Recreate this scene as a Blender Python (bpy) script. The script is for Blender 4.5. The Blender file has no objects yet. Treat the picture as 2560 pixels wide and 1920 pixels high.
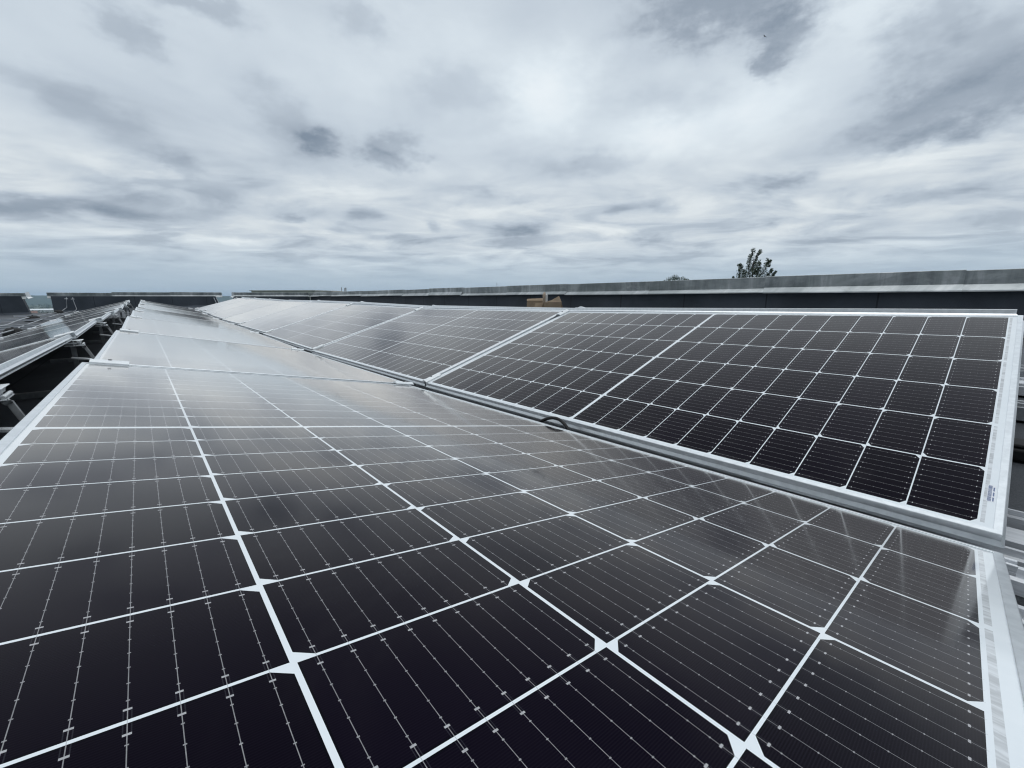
import bpy, math, random
from mathutils import Vector, Matrix
R_ = math.radians
random.seed(7)
sc = bpy.context.scene
col = sc.collection

# ------------------------------------------------------------------ camera
cam_d = bpy.data.cameras.new("camera")
cam_d.sensor_width = 36.0
cam_d.lens = 36.0 * 1039.19 / 2560.0
cam_d.clip_start = 0.02
cam_d.clip_end = 30000
cam = bpy.data.objects.new("camera", cam_d)
col.objects.link(cam)
rx = Vector((0.75133945, -0.65991169, -0.00236507))
dn = Vector((-0.13521045, -0.1504334, -0.97933035))
fw = Vector((0.64591576, 0.7361293, -0.2022535))
cam.matrix_world = Matrix(((rx.x, -dn.x, -fw.x, 0), (rx.y, -dn.y, -fw.y, 0), (rx.z, -dn.z, -fw.z, 0), (0, 0, 0, 1)))
sc.camera = cam

# ------------------------------------------------------------------ colour management
sc.view_settings.view_transform = 'Standard'
sc.view_settings.look = 'None'
sc.view_settings.gamma = 1.0
sc.view_settings.exposure = 0.0
sc.render.engine = 'CYCLES'
sc.cycles.use_denoising = True
sc.cycles.filter_width = 1.2
sc.cycles.max_bounces = 6
sc.cycles.diffuse_bounces = 3
sc.cycles.glossy_bounces = 4
sc.cycles.volume_bounces = 1


# ------------------------------------------------------------------ node maths
class E:
    """A value in a node tree: a number or a socket, with arithmetic."""
    tree = None

    def __init__(self, v):
        self.v = v

    @staticmethod
    def op(name, *args, clamp=False):
        n = E.tree.nodes.new('ShaderNodeMath')
        n.operation = name
        n.use_clamp = clamp
        for i, a in enumerate(args):
            a = a.v if isinstance(a, E) else a
            if isinstance(a, (int, float)):
                n.inputs[i].default_value = a
            else:
                E.tree.links.new(a, n.inputs[i])
        return E(n.outputs[0])

    def __add__(s, o): return E.op('ADD', s, o)
    __radd__ = __add__
    def __sub__(s, o): return E.op('SUBTRACT', s, o)
    def __rsub__(s, o): return E.op('SUBTRACT', o, s)
    def __mul__(s, o): return E.op('MULTIPLY', s, o)
    __rmul__ = __mul__
    def __truediv__(s, o): return E.op('DIVIDE', s, o)
    def __rtruediv__(s, o): return E.op('DIVIDE', o, s)
    def __lt__(s, o): return E.op('LESS_THAN', s, o)
    def __gt__(s, o): return E.op('GREATER_THAN', s, o)
    def __abs__(s): return E.op('ABSOLUTE', s)
    def __pow__(s, o): return E.op('POWER', s, o)


def lt(a, b): return E.op('LESS_THAN', a, b)
def gt(a, b): return E.op('GREATER_THAN', a, b)
def fract(a): return E.op('FRACT', a)
def floor(a): return E.op('FLOOR', a)
def mx(a, b): return E.op('MAXIMUM', a, b)
def mn(a, b): return E.op('MINIMUM', a, b)
def sat(a): return E.op('ADD', a, 0.0, clamp=True)
def lerp(a, b, f): return a + (b - a) * f if isinstance(a, E) or isinstance(b, E) else f * (b - a) + a


def smooth(a, lo, hi):
    n = E.tree.nodes.new('ShaderNodeMapRange')
    n.interpolation_type = 'SMOOTHSTEP'
    E.tree.links.new(a.v, n.inputs[0])
    n.inputs[1].default_value = lo
    n.inputs[2].default_value = hi
    return E(n.outputs[0])


def combine(x, y, z=0.0):
    n = E.tree.nodes.new('ShaderNodeCombineXYZ')
    for i, a in enumerate((x, y, z)):
        if isinstance(a, E):
            E.tree.links.new(a.v, n.inputs[i])
        else:
            n.inputs[i].default_value = a
    return n.outputs[0]


def noise(vec, scale=5.0, detail=4.0, rough=0.5, dist=0.0, out=0):
    n = E.tree.nodes.new('ShaderNodeTexNoise')
    E.tree.links.new(vec, n.inputs['Vector'])
    n.inputs['Scale'].default_value = scale
    n.inputs['Detail'].default_value = detail
    n.inputs['Roughness'].default_value = rough
    n.inputs['Distortion'].default_value = dist
    return E(n.outputs[out])


def ramp(fac, stops):
    n = E.tree.nodes.new('ShaderNodeValToRGB')
    E.tree.links.new(fac.v, n.inputs[0])
    els = n.color_ramp.elements
    while len(els) > 1:
        els.remove(els[-1])
    els[0].position, els[0].color = stops[0][0], (*stops[0][1], 1)
    for p, c in stops[1:]:
        e = els.new(p)
        e.color = (*c, 1)
    return n.outputs[0]


def mixc(fac, a, b, mode='MIX'):
    n = E.tree.nodes.new('ShaderNodeMix')
    n.data_type = 'RGBA'
    n.blend_type = mode
    for sock, val in ((n.inputs[0], fac), (n.inputs[6], a), (n.inputs[7], b)):
        if isinstance(val, E):
            E.tree.links.new(val.v, sock)
        elif isinstance(val, (int, float)):
            sock.default_value = val
        elif isinstance(val, tuple):
            sock.default_value = (*val, 1)
        else:
            E.tree.links.new(val, sock)
    return n.outputs[2]


# ------------------------------------------------------------------ sky
SUN_AZ, SUN_EL = R_(44), R_(52)          # bearing from +Y towards +X, elevation
world = bpy.data.worlds.new("World")
sc.world = world
world.use_nodes = True
wt = world.node_tree
wt.nodes.clear()
E.tree = wt
tc = wt.nodes.new('ShaderNodeTexCoord')
sep = wt.nodes.new('ShaderNodeSeparateXYZ')
wt.links.new(tc.outputs['Generated'], sep.inputs[0])
dx, dy, dz = (E(sep.outputs[i]) for i in range(3))
sky = wt.nodes.new('ShaderNodeTexSky')
sky.sky_type = 'NISHITA'
sky.sun_disc = False
sky.sun_elevation = SUN_EL
sky.sun_rotation = SUN_AZ
zc = mx(dz, 0.0)
inv = 1.0 / (zc + 0.10)
sb, cb = math.sin(R_(46)), math.cos(R_(46))
along = (dx * sb + dy * cb) * inv        # cloud-deck coordinates, along and across the bands
across = (dx * cb - dy * sb) * inv
warp = noise(combine(across * 0.6, along * 0.6), 1.0, 3, 0.5)
n_big = noise(combine(across * 0.95 + warp * 0.9, along * 0.62 + 3.1), 1.0, 4.0, 0.5)
n_mid = noise(combine(across * 1.9 + 7.0 + warp, along * 1.35), 1.0, 6.0, 0.55, 0.5)
inv2 = 1.0 / (zc + 0.11)
a2 = (dx * sb + dy * cb) * inv2
c2 = (dx * cb - dy * sb) * inv2
n_fine = noise(combine(c2 * 3.2 + warp * 1.5, a2 * 2.6), 1.0, 6.0, 0.6, 0.3)
n_low = noise(combine(c2 * 1.25 + 1.7, a2 * 1.7 - 4.0), 1.0, 6.0, 0.55, 0.5)

az = E.op('ARCTAN2', dx, dy) * (180 / math.pi)
el = E.op('ARCSINE', dz) * (180 / math.pi)
hv = combine(az * 0.05, el * 0.11)
w1 = noise(hv, 1.3, 4, 0.55) - 0.5
w2 = noise(combine(az * 0.05 + 9.0, el * 0.11), 1.3, 4, 0.55) - 0.5
w3 = noise(combine(az * 0.22, el * 0.42), 1.0, 5, 0.6) - 0.5
hv2 = combine(az * 0.30, el * 0.55)
hv3 = combine(az * 0.30 + 17.0, el * 0.55 + 5.0)
m1 = noise(hv2, 1.0, 6, 0.62) - 0.5
m2 = noise(hv3, 1.0, 6, 0.62) - 0.5
grow = smooth(el, 2.0, 22.0)                   # ragged edges get finer towards the horizon
azw = az + w1 * 4.5 + m1 * (grow * 3.5 + 3.0)
elw = el + w2 * 2.2 + m2 * (grow * 2.4 + 1.0)
lum = 0.60 + (n_big - 0.5) * 0.52 + (n_mid - 0.5) * 0.34 + (n_fine - 0.5) * 0.08
lump = smooth(n_low, 0.48, 0.64) * -0.20 + smooth(n_low, 0.50, 0.36) * 0.13


def blob(a0, e0, ra, re, s, rot=0.0, edge=0.0):
    c, s_ = math.cos(R_(rot)), math.sin(R_(rot))
    u = (azw - a0)
    v = (elw - e0)
    p = (u * c + v * s_) * (1 / ra)
    q = (v * c - u * s_) * (1 / re)
    g = E.op('EXPONENT', (p * p + q * q) * -1.0)
    if edge:
        g = smooth(g * (w3 * (edge * 4.2) + 1.0), 0.03, 1.0)
    return g * (s * 1.02)


#       az     el    r_az  r_el  strength rot edge
BLOBS = [
    (19.2, 17.1, 3.0, 1.4, -0.40, 0, 0.55), (26.7, 17.9, 3.3, 1.5, -0.26, 8, 0.55), (25.7, 16.0, 3.2, 1.15, -0.30, -4, 0.55), (29.5, 16.4, 2.0, 1.0, -0.18, 0, 0.7),
    (31.5, 9.05, 1.1, 0.7, -0.26, 0, 0.7), (42.2, 8.6, 3.2, 0.75, -0.26, 0, 0.7), (26.7, 7.4, 4.6, 0.65, -0.22, 0, 0.7), (58.4, 7.0, 3.0, 0.75, -0.24, 0, 0.7),
    (55.2, 10.6, 1.8, 0.55, -0.18, 0, 0.7), (60.3, 10.2, 1.9, 0.9, -0.16, 0, 0.7), (75.1, 7.35, 2.4, 0.6, -0.20, 0, 0.7), (70.7, 7.75, 1.8, 0.5, -0.18, 0, 0.7),
    (72.9, 12.5, 3.4, 0.8, -0.26, 0, 0.7), (14.1, 9.4, 1.8, 0.4, -0.22, 0, 0.8), (22.5, 10.2, 2.8, 0.7, -0.20, 0, 0.7), (15.3, 10.3, 4.0, 0.8, -0.12, 0, 0.7),
    (51.5, 15.9, 6.5, 1.5, -0.16, 0, 0.6), (38.6, 12.3, 6.0, 0.9, -0.14, 0, 0.6), (5.0, 13.3, 2.2, 0.9, -0.16, -20, 0.7), (-1.8, 10.9, 5.5, 1.3, -0.16, -14, 0.6),
    (-6.0, 8.0, 7.0, 0.9, -0.24, 0, 0.6), (1.1, 7.9, 4.0, 0.6, -0.14, 0, 0.6), (2.8, 23.4, 3.0, 2.0, -0.20, -30, 0.6), (7.3, 26.6, 5.5, 1.1, -0.24, 0, 0.6),
    (14.9, 19.4, 4.5, 2.4, -0.16, -20, 0.5), (-1.0, 16.1, 6.0, 1.8, -0.16, -18, 0.5), (23.9, 28.2, 3.5, 1.6, -0.14, 0, 0.6), (34.2, 23.5, 6.5, 2.6, -0.12, 0, 0.5),
    (64.9, 28.6, 9.5, 3.4, -0.40, -6, 0.6), (71.2, 24.9, 3.4, 2.8, -0.26, 30, 0.6), (69.9, 22.9, 1.5, 1.6, -0.22, 30, 0.6), (60.3, 20.9, 6.0, 2.6, -0.12, 0, 0.5),
    (85.0, 16.2, 7.5, 2.6, -0.32, 10, 0.45), (85.5, 19.8, 6.0, 2.6, -0.26, 20, 0.4), (85.0, 14.5, 5.0, 1.2, -0.24, 8, 0.6), (82.6, 9.2, 8.0, 0.8, -0.22, 5, 0.6), (82.0, 22.5, 3.5, 2.6, -0.20, 30, 0.6),
    (45.6, 23.0, 6.5, 4.6, 0.30, 0, 0), (59.5, 18.2, 6.0, 3.0, 0.24, 0, 0), (70.0, 18.9, 5.5, 4.0, 0.22, 0, 0), (33.0, 28.5, 6.0, 3.0, 0.10, 0, 0),
    (76.9, 25.1, 3.0, 3.5, 0.18, 30, 0), (82.1, 12.7, 8.0, 0.9, 0.20, 0, 0), (71.0, 10.6, 8.0, 0.8, 0.14, 0, 0), (27.2, 24.0, 7.0, 3.0, 0.10, 0, 0),
    (8.5, 6.5, 3.6, 0.35, 0.24, 0, 0), (21.6, 12.4, 7.0, 0.9, 0.16, 0, 0), (44.0, 11.0, 8.0, 0.9, 0.14, 0, 0), (1.0, 12.0, 7.0, 0.8, 0.10, 0, 0),
]
for b in BLOBS:
    lum = lum + blob(*b)
lum = lum + lump * smooth(el, 1.0, 4.5) * (1.0 - smooth(el, 10.0, 20.0))
lum = sat(lum)
cloud = ramp(lum, [(0.0, (0.215, 0.270, 0.340)), (0.30, (0.365, 0.425, 0.50)), (0.55, (0.548, 0.622, 0.698)), (0.8, (0.745, 0.825, 0.882)), (1.0, (0.90, 0.955, 0.985))])
low = ramp(lum, [(0.0, (0.34, 0.45, 0.56)), (1.0, (0.50, 0.60, 0.69))])
hz = E.op('SUBTRACT', 1.0, smooth(el + w1 * 3.0, 0.8, 6.8))
cloud = mixc(hz, cloud, low)
warm = mixc(1.0, cloud, (1.035, 1.0, 0.965), 'MULTIPLY')
band = smooth(el, 4.0, 8.0) * E.op('SUBTRACT', 1.0, smooth(el, 10.0, 20.0)) * smooth(lum, 0.4, 0.8)
cloud = mixc(band, cloud, warm)
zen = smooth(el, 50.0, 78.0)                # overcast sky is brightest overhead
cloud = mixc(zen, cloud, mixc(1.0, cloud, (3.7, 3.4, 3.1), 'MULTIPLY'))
hd = dx * math.sin(SUN_AZ) + dy * math.cos(SUN_AZ)       # added dimming of the unseen sky behind, to darken frame sides facing it
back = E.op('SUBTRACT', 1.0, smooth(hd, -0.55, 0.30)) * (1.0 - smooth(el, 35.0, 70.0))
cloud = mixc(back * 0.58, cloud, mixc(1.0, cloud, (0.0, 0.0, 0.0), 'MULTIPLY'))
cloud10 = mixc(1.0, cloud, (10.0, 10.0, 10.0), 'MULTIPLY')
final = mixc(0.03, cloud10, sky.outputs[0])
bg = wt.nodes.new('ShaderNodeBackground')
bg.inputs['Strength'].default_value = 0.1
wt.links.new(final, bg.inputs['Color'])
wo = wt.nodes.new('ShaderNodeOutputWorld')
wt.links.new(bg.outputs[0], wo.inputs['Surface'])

# ------------------------------------------------------------------ sun behind the overcast: a very soft lamp
sun_d = bpy.data.lights.new("sun", 'SUN')
sun_d.energy = 0.5
sun_d.angle = R_(170)
sun_d.color = (1.0, 0.98, 0.95)
sun = bpy.data.objects.new("sun", sun_d)
col.objects.link(sun)
sdir = Vector((math.sin(SUN_AZ) * math.cos(SUN_EL), math.cos(SUN_AZ) * math.cos(SUN_EL), math.sin(SUN_EL)))
sun.rotation_euler = sdir.to_track_quat('Z', 'Y').to_euler()
sun.location = (0, 0, 30)


# ------------------------------------------------------------------ materials
def new_mat(name):
    m = bpy.data.materials.new(name)
    m.use_nodes = True
    nt = m.node_tree
    nt.nodes.clear()
    E.tree = nt
    out = nt.nodes.new('ShaderNodeOutputMaterial')
    return m, nt, out


def principled(nt, out, base=None, rough=0.5, metal=0.0, ior=1.45, bump=None, bstr=0.2, bdist=0.01):
    p = nt.nodes.new('ShaderNodeBsdfPrincipled')
    for sock, v in (('Base Color', base), ('Roughness', rough), ('Metallic', metal), ('IOR', ior)):
        if isinstance(v, E):
            nt.links.new(v.v, p.inputs[sock])
        elif isinstance(v, tuple):
            p.inputs[sock].default_value = (*v, 1)
        elif isinstance(v, (int, float)):
            p.inputs[sock].default_value = v
        else:
            nt.links.new(v, p.inputs[sock])
    if bump is not None:
        b = nt.nodes.new('ShaderNodeBump')
        b.inputs['Strength'].default_value = bstr
        b.inputs['Distance'].default_value = bdist
        nt.links.new(bump.v, b.inputs['Height'])
        nt.links.new(b.outputs[0], p.inputs['Normal'])
    nt.links.new(p.outputs[0], out.inputs['Surface'])
    return p


def objco(nt, kind='Object'):
    t = nt.nodes.new('ShaderNodeTexCoord')
    s = nt.nodes.new('ShaderNodeSeparateXYZ')
    nt.links.new(t.outputs[kind], s.inputs[0])
    return t.outputs[kind], E(s.outputs[0]), E(s.outputs[1]), E(s.outputs[2])


PU, PV, MG = 0.168, 0.08524, 0.0085          # cell pitch across, half-cell pitch along, extra gap at mid panel
MU, MV = 0.016, 0.027                          # margins from the frame's outer edge to the cells
PW = 6 * PU + 2 * MU
PL = 20 * PV + MG + 2 * MV


def glass_mat(name, flip):
    m, nt, out = new_mat(name)
    vec, X, Y, Z = objco(nt)
    x = X - MU
    y = Y - MV
    iu = x * (1 / PU)
    far_half = gt(y, 10 * PV + MG / 2)
    yy = y - far_half * MG
    iv = yy * (1 / PV)
    a = (fract(iu) - 0.5) * PU
    b = (fract(iv) - 0.5) * PV
    ci = floor(iu)
    par = E.op('MODULO', ci + 20.0, 2.0)             # 0 on even columns
    sgn = (1.0 - par * 2.0) * (1.0 if not flip else -1.0)
    in_u = gt(x, 0.0) * lt(x, 6 * PU)
    in_v = gt(y, 0.0) * lt(y, 20 * PV + MG)
    mid = lt(abs(y - (10 * PV + MG / 2)), MG / 2)
    field = in_u * in_v * (1.0 - mid)
    ha, hb = PU / 2 - 0.0016, PV / 2 - 0.0010
    da = ha - abs(a)
    db = hb - b * sgn
    db2 = hb - abs(b)
    chamf = gt(da * (1 / 0.0100) + db * (1 / 0.0072), 1.0)
    cell = field * gt(da, 0.0) * gt(db2, 0.0) * chamf
    # thin dark isolation line just inside each cell edge
    edge = cell * lt(mn(mn(da, db2), (da * (1 / 0.0100) + db * (1 / 0.0072) - 1.0) * 0.007), 0.0011)
    # busbar wires, nine per cell, and their solder pads
    BP = 0.0181
    fa = (fract(a * (1 / BP) + 0.5) - 0.5) * BP
    wire = lt(abs(fa), 0.00019)
    endp = lt(abs(abs(b) - 0.0352), 0.00062) * lt(abs(fa), 0.00155)
    smallp = lt(abs((fract(b * (1 / 0.0118)) - 0.5) * 0.0118), 0.00034) * lt(abs(fa), 0.0007) * lt(abs(b), 0.033)
    tails = lt(abs(abs(fa) - 0.0014), 0.00022) * gt(abs(b), 0.0352)
    silver = mx(wire * 0.52, mx(endp * 0.85, smallp * 0.62))
    # fine contact fingers
    fin = E.op('COSINE', b * (2 * math.pi / 0.00136)) * 0.5 + 0.5
    fin = fin * fin
    oi = nt.nodes.new('ShaderNodeObjectInfo')
    rnd = E(oi.outputs['Random'])
    wn = nt.nodes.new('ShaderNodeTexWhiteNoise')
    wn.noise_dimensions = '3D'
    nt.links.new(combine(ci, floor(iv) + far_half * 31.0, rnd * 57.0), wn.inputs['Vector'])
    cr = E(wn.outputs[0])
    mott = noise(vec, 9.0, 3, 0.5)
    cellc = mixc(cr * 0.9 + (mott - 0.5) * 0.5, (0.0026, 0.0018, 0.0056), (0.0052, 0.0036, 0.0098))
    cellc = mixc(fin * 0.5, cellc, (0.0115, 0.0098, 0.0165))
    cellc = mixc(edge * 0.7, cellc, (0.0025, 0.003, 0.005))
    cellc = mixc(tails * 0.09, cellc, (0.20, 0.21, 0.25))
    silv = mixc(noise(vec, 260.0, 2, 0.6), (0.30, 0.30, 0.32), (0.74, 0.74, 0.76))
    cellc = mixc(silver * 0.9, cellc, silv)
    # white backsheet between the cells, grey wires crossing it, tinned ribbon at both ends
    back = mixc(noise(vec, 30.0, 4, 0.6), (0.70, 0.75, 0.79), (0.79, 0.83, 0.86))
    gapw = field * wire * lt(abs(a), 0.0815)
    back = mixc(gapw * 0.55, back, (0.33, 0.35, 0.38))
    ye = mn(y * -1.0, 10.0)
    ye2 = y - (20 * PV + MG)
    r1 = gt(ye, 0.0022) * lt(ye, 0.0072)
    r2 = gt(ye2, 0.0022) * lt(ye2, 0.0072)
    fu2 = (fract(iu * 0.5) - 0.5) * (2 * PU)
    rib = sat(r1 + r2) * lt(abs(fu2), PU - 0.006) * in_u
    wr = noise(combine(X * 95.0, Y * 22.0), 1.0, 4, 0.65, 0.8)
    back = mixc(rib, back, mixc(smooth(wr, 0.34, 0.66), (0.46, 0.48, 0.50), (0.68, 0.71, 0.74)))
    basec = mixc(cell, back, cellc)
    # dust specks
    vo = nt.nodes.new('ShaderNodeTexVoronoi')
    vo.inputs['Scale'].default_value = 14.0
    nt.links.new(vec, vo.inputs['Vector'])
    sp = lt(E(vo.outputs['Distance']), 0.011) * gt(E(vo.outputs['Color']), 0.45)
    basec = mixc(sp * 0.7, basec, (0.45, 0.45, 0.44))
    # thin dust film, a little thicker in drying marks and along the frame
    dm = noise(combine(X * 2.2, Y * 2.2, rnd * 20.0), 2.0, 6, 0.62, 0.8)
    rim = smooth(mn(mn(X, PW - X), mn(Y, PL - Y)), 0.045, 0.010)
    basec = mixc(smooth(dm, 0.52, 0.78) * 0.020 + rim * smooth(dm, 0.40, 0.70) * 0.05, basec, (0.40, 0.39, 0.37))
    dif = nt.nodes.new('ShaderNodeBsdfDiffuse')
    nt.links.new(basec, dif.inputs['Color'])
    # textured, anti-reflection coated cover glass: faint head-on, strong at a glancing angle
    sm = noise(combine(X * 1.6, Y * 2.6, rnd * 9.0), 1.5, 5, 0.6, 0.4)
    gl = nt.nodes.new('ShaderNodeBsdfAnisotropic')
    gl.distribution = 'MULTI_GGX'
    gl.inputs['Color'].default_value = (1.0, 0.975, 0.95, 1)
    nt.links.new((0.045 + sm * 0.06).v, gl.inputs['Roughness'])
    bm = nt.nodes.new('ShaderNodeBump')
    bm.inputs['Strength'].default_value = 0.008
    bm.inputs['Distance'].default_value = 0.004
    nt.links.new(noise(vec, 7.0, 3, 0.5).v, bm.inputs['Height'])
    nt.links.new(bm.outputs[0], gl.inputs['Normal'])
    lw = nt.nodes.new('ShaderNodeLayerWeight')
    lw.inputs['Blend'].default_value = 0.5
    f = E(lw.outputs['Facing'])
    fac = mn(0.001 + (f ** 6.0) * (1.38 + sm * 0.30), 0.82)
    mix = nt.nodes.new('ShaderNodeMixShader')
    nt.links.new(sat(fac).v, mix.inputs[0])
    nt.links.new(dif.outputs[0], mix.inputs[1])
    nt.links.new(gl.outputs[0], mix.inputs[2])
    nt.links.new(mix.outputs[0], out.inputs['Surface'])
    return m


M = {}
M['glass'] = glass_mat('panel_face_a', False)
M['glass_flip'] = glass_mat('panel_face_b', True)


def simple(name, c1, c2, scale, rough=0.5, metal=0.0, bump=0.0, bdist=0.002, stretch=(1, 1, 1), detail=4, rvar=0.1):
    m, nt, out = new_mat(name)
    vec, X, Y, Z = objco(nt)
    v = combine(X * stretch[0], Y * stretch[1], Z * stretch[2])
    n = noise(v, scale, detail, 0.6)
    c = mixc(smooth(n, 0.3, 0.7), c1, c2)
    principled(nt, out, c, rough + (n - 0.5) * rvar, metal, 1.45, n if bump else None, bump, bdist)
    M[name] = m
    return m


simple('aluminium', (0.66, 0.69, 0.71), (0.76, 0.79, 0.81), 60, 0.34, 0.90)
simple('bright_aluminium', (0.70, 0.73, 0.75), (0.80, 0.83, 0.85), 40, 0.35, 0.12, 0.05, 0.0005)
simple('mill_aluminium', (0.56, 0.58, 0.61), (0.70, 0.72, 0.75), 14, 0.42, 0.25, 0.08, 0.001, (30, 1.2, 30))
simple('dark_steel', (0.24, 0.25, 0.26), (0.36, 0.375, 0.39), 30, 0.45, 0.5, 0.1, 0.001)
simple('steel', (0.34, 0.36, 0.38), (0.48, 0.50, 0.52), 30, 0.45, 0.6, 0.1, 0.001)
simple('black_rubber', (0.005, 0.005, 0.006), (0.010, 0.010, 0.011), 40, 0.65, 0.0, 0.1, 0.001)
simple('dark_bolt', (0.05, 0.055, 0.06), (0.10, 0.105, 0.11), 100, 0.4, 0.8)
simple('cardboard', (0.25, 0.185, 0.125), (0.33, 0.25, 0.175), 7, 0.85, 0.0, 0.1, 0.002)
simple('kraft_paper', (0.30, 0.23, 0.17), (0.42, 0.34, 0.27), 20, 0.8)
simple('white_plastic', (0.62, 0.62, 0.60), (0.75, 0.75, 0.73), 20, 0.5)
simple('sticker_white', (0.70, 0.72, 0.76), (0.78, 0.80, 0.84), 60, 0.5)
simple('sticker_ink', (0.10, 0.14, 0.26), (0.14, 0.18, 0.30), 60, 0.5)
simple('bark', (0.05, 0.045, 0.035), (0.09, 0.08, 0.065), 6, 0.9)
simple('pale_wall', (0.55, 0.56, 0.55), (0.64, 0.65, 0.63), 0.3, 0.8)
simple('house_wall', (0.42, 0.40, 0.36), (0.52, 0.50, 0.46), 0.3, 0.8)
simple('house_roof', (0.20, 0.11, 0.08), (0.26, 0.15, 0.11), 0.5, 0.8)
simple('window_dark', (0.03, 0.035, 0.04), (0.05, 0.055, 0.06), 1, 0.2)
simple('bird_feather', (0.03, 0.032, 0.035), (0.06, 0.06, 0.065), 20, 0.8)


def leaf_mat(name, c1, c2):
    m, nt, out = new_mat(name)
    g = nt.nodes.new('ShaderNodeNewGeometry')
    r = E(g.outputs['Random Per Island'])
    c = mixc(r, c1, c2)
    p = principled(nt, out, c, 0.55)
    M[name] = m


leaf_mat('leaf', (0.040, 0.062, 0.040), (0.120, 0.155, 0.095))
leaf_mat('leaf_far', (0.040, 0.062, 0.034), (0.10, 0.125, 0.07))


def galvanised(name, lo, hi):
    m, nt, out = new_mat(name)
    vec, X, Y, Z = objco(nt)
    oi = nt.nodes.new('ShaderNodeObjectInfo')
    r = E(oi.outputs['Random'])
    s = X + Y
    streak = noise(combine(s * 9.0 + r * 40.0, Z * 1.3, r * 5.0), 1.0, 5, 0.6, 0.3)
    patch = noise(combine(X + r * 30.0, Y, Z * 1.5), 1.3, 5, 0.6, 0.6)
    spangle = noise(vec, 45.0, 3, 0.6)
    t = smooth(patch * 0.62 + streak * 0.38, 0.40, 0.60)
    c = mixc(t, lo, hi)
    c = mixc(smooth(streak, 0.54, 0.68) * smooth(patch, 0.47, 0.58) * 0.85, c, (0.62, 0.64, 0.65))
    mot = noise(combine(X * 1.0 + r * 13.0, Y * 1.0, Z * 2.2), 6.5, 6, 0.68, 0.8)
    c = mixc(smooth(mot, 0.52, 0.64) * smooth(patch, 0.40, 0.56) * 0.30, c, (0.60, 0.63, 0.64))
    c = mixc(smooth(mot, 0.44, 0.34) * 0.15, c, (0.12, 0.135, 0.14))
    c = mixc((spangle - 0.5) * 0.3, c, (0.5, 0.52, 0.53))
    c = mixc(sat((r - 0.5) * 0.5), c, lo)
    dent = noise(combine(X * 1.0, Y * 1.0, Z * 3.0), 2.4, 3, 0.5)
    principled(nt, out, c, 0.40 + (patch - 0.5) * 0.3, 0.45, 1.45, dent, 0.35, 0.02)
    M[name] = m


galvanised('coping_sheet', (0.20, 0.225, 0.23), (0.42, 0.45, 0.46))
galvanised('coping_lip_skylit', (0.34, 0.37, 0.38), (0.52, 0.55, 0.56))  # same zinc painted paler, for the sky light the tilted lip catches


def membrane(name, c1, c2, along_y=0.0):
    m, nt, out = new_mat(name)
    vec, X, Y, Z = objco(nt)
    big = noise(vec, 1.2, 5, 0.6, 0.4)
    gran = noise(vec, 260.0, 2, 0.7)
    ripple = noise(combine(X * 6, Y * 30, Z * 14), 1.0, 4, 0.6, 0.6)
    c = mixc(smooth(big * 0.6 + gran * 0.4, 0.38, 0.64), c1, c2)
    seam = lt(abs(fract(X * 0.97 + Y * 0.97 * along_y + 0.2) - 0.5), 0.007)
    c = mixc(seam * 0.6, c, (0.008, 0.009, 0.010))
    principled(nt, out, c, 0.72 + (big - 0.5) * 0.3, 0.0, 1.4, gran * 0.4 + ripple, 0.45, 0.006)
    M[name] = m


membrane('roof_membrane', (0.040, 0.045, 0.053), (0.10, 0.11, 0.125))
membrane('wall_membrane', (0.044, 0.054, 0.068), (0.088, 0.103, 0.125), 1.0)


def land(name, stops, sc_):
    m, nt, out = new_mat(name)
    vec, X, Y, Z = objco(nt)
    n = noise(vec, sc_, 6, 0.62, 0.6)
    principled(nt, out, ramp(n, stops), 0.95)
    M[name] = m


land('ground_land', [(0.3, (0.035, 0.055, 0.025)), (0.5, (0.06, 0.08, 0.04)), (0.62, (0.12, 0.12, 0.08)), (0.75, (0.22, 0.21, 0.19))], 0.016)
land('hill_land', [(0.3, (0.025, 0.045, 0.025)), (0.6, (0.05, 0.07, 0.04)), (0.8, (0.09, 0.10, 0.06))], 0.004)


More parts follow.
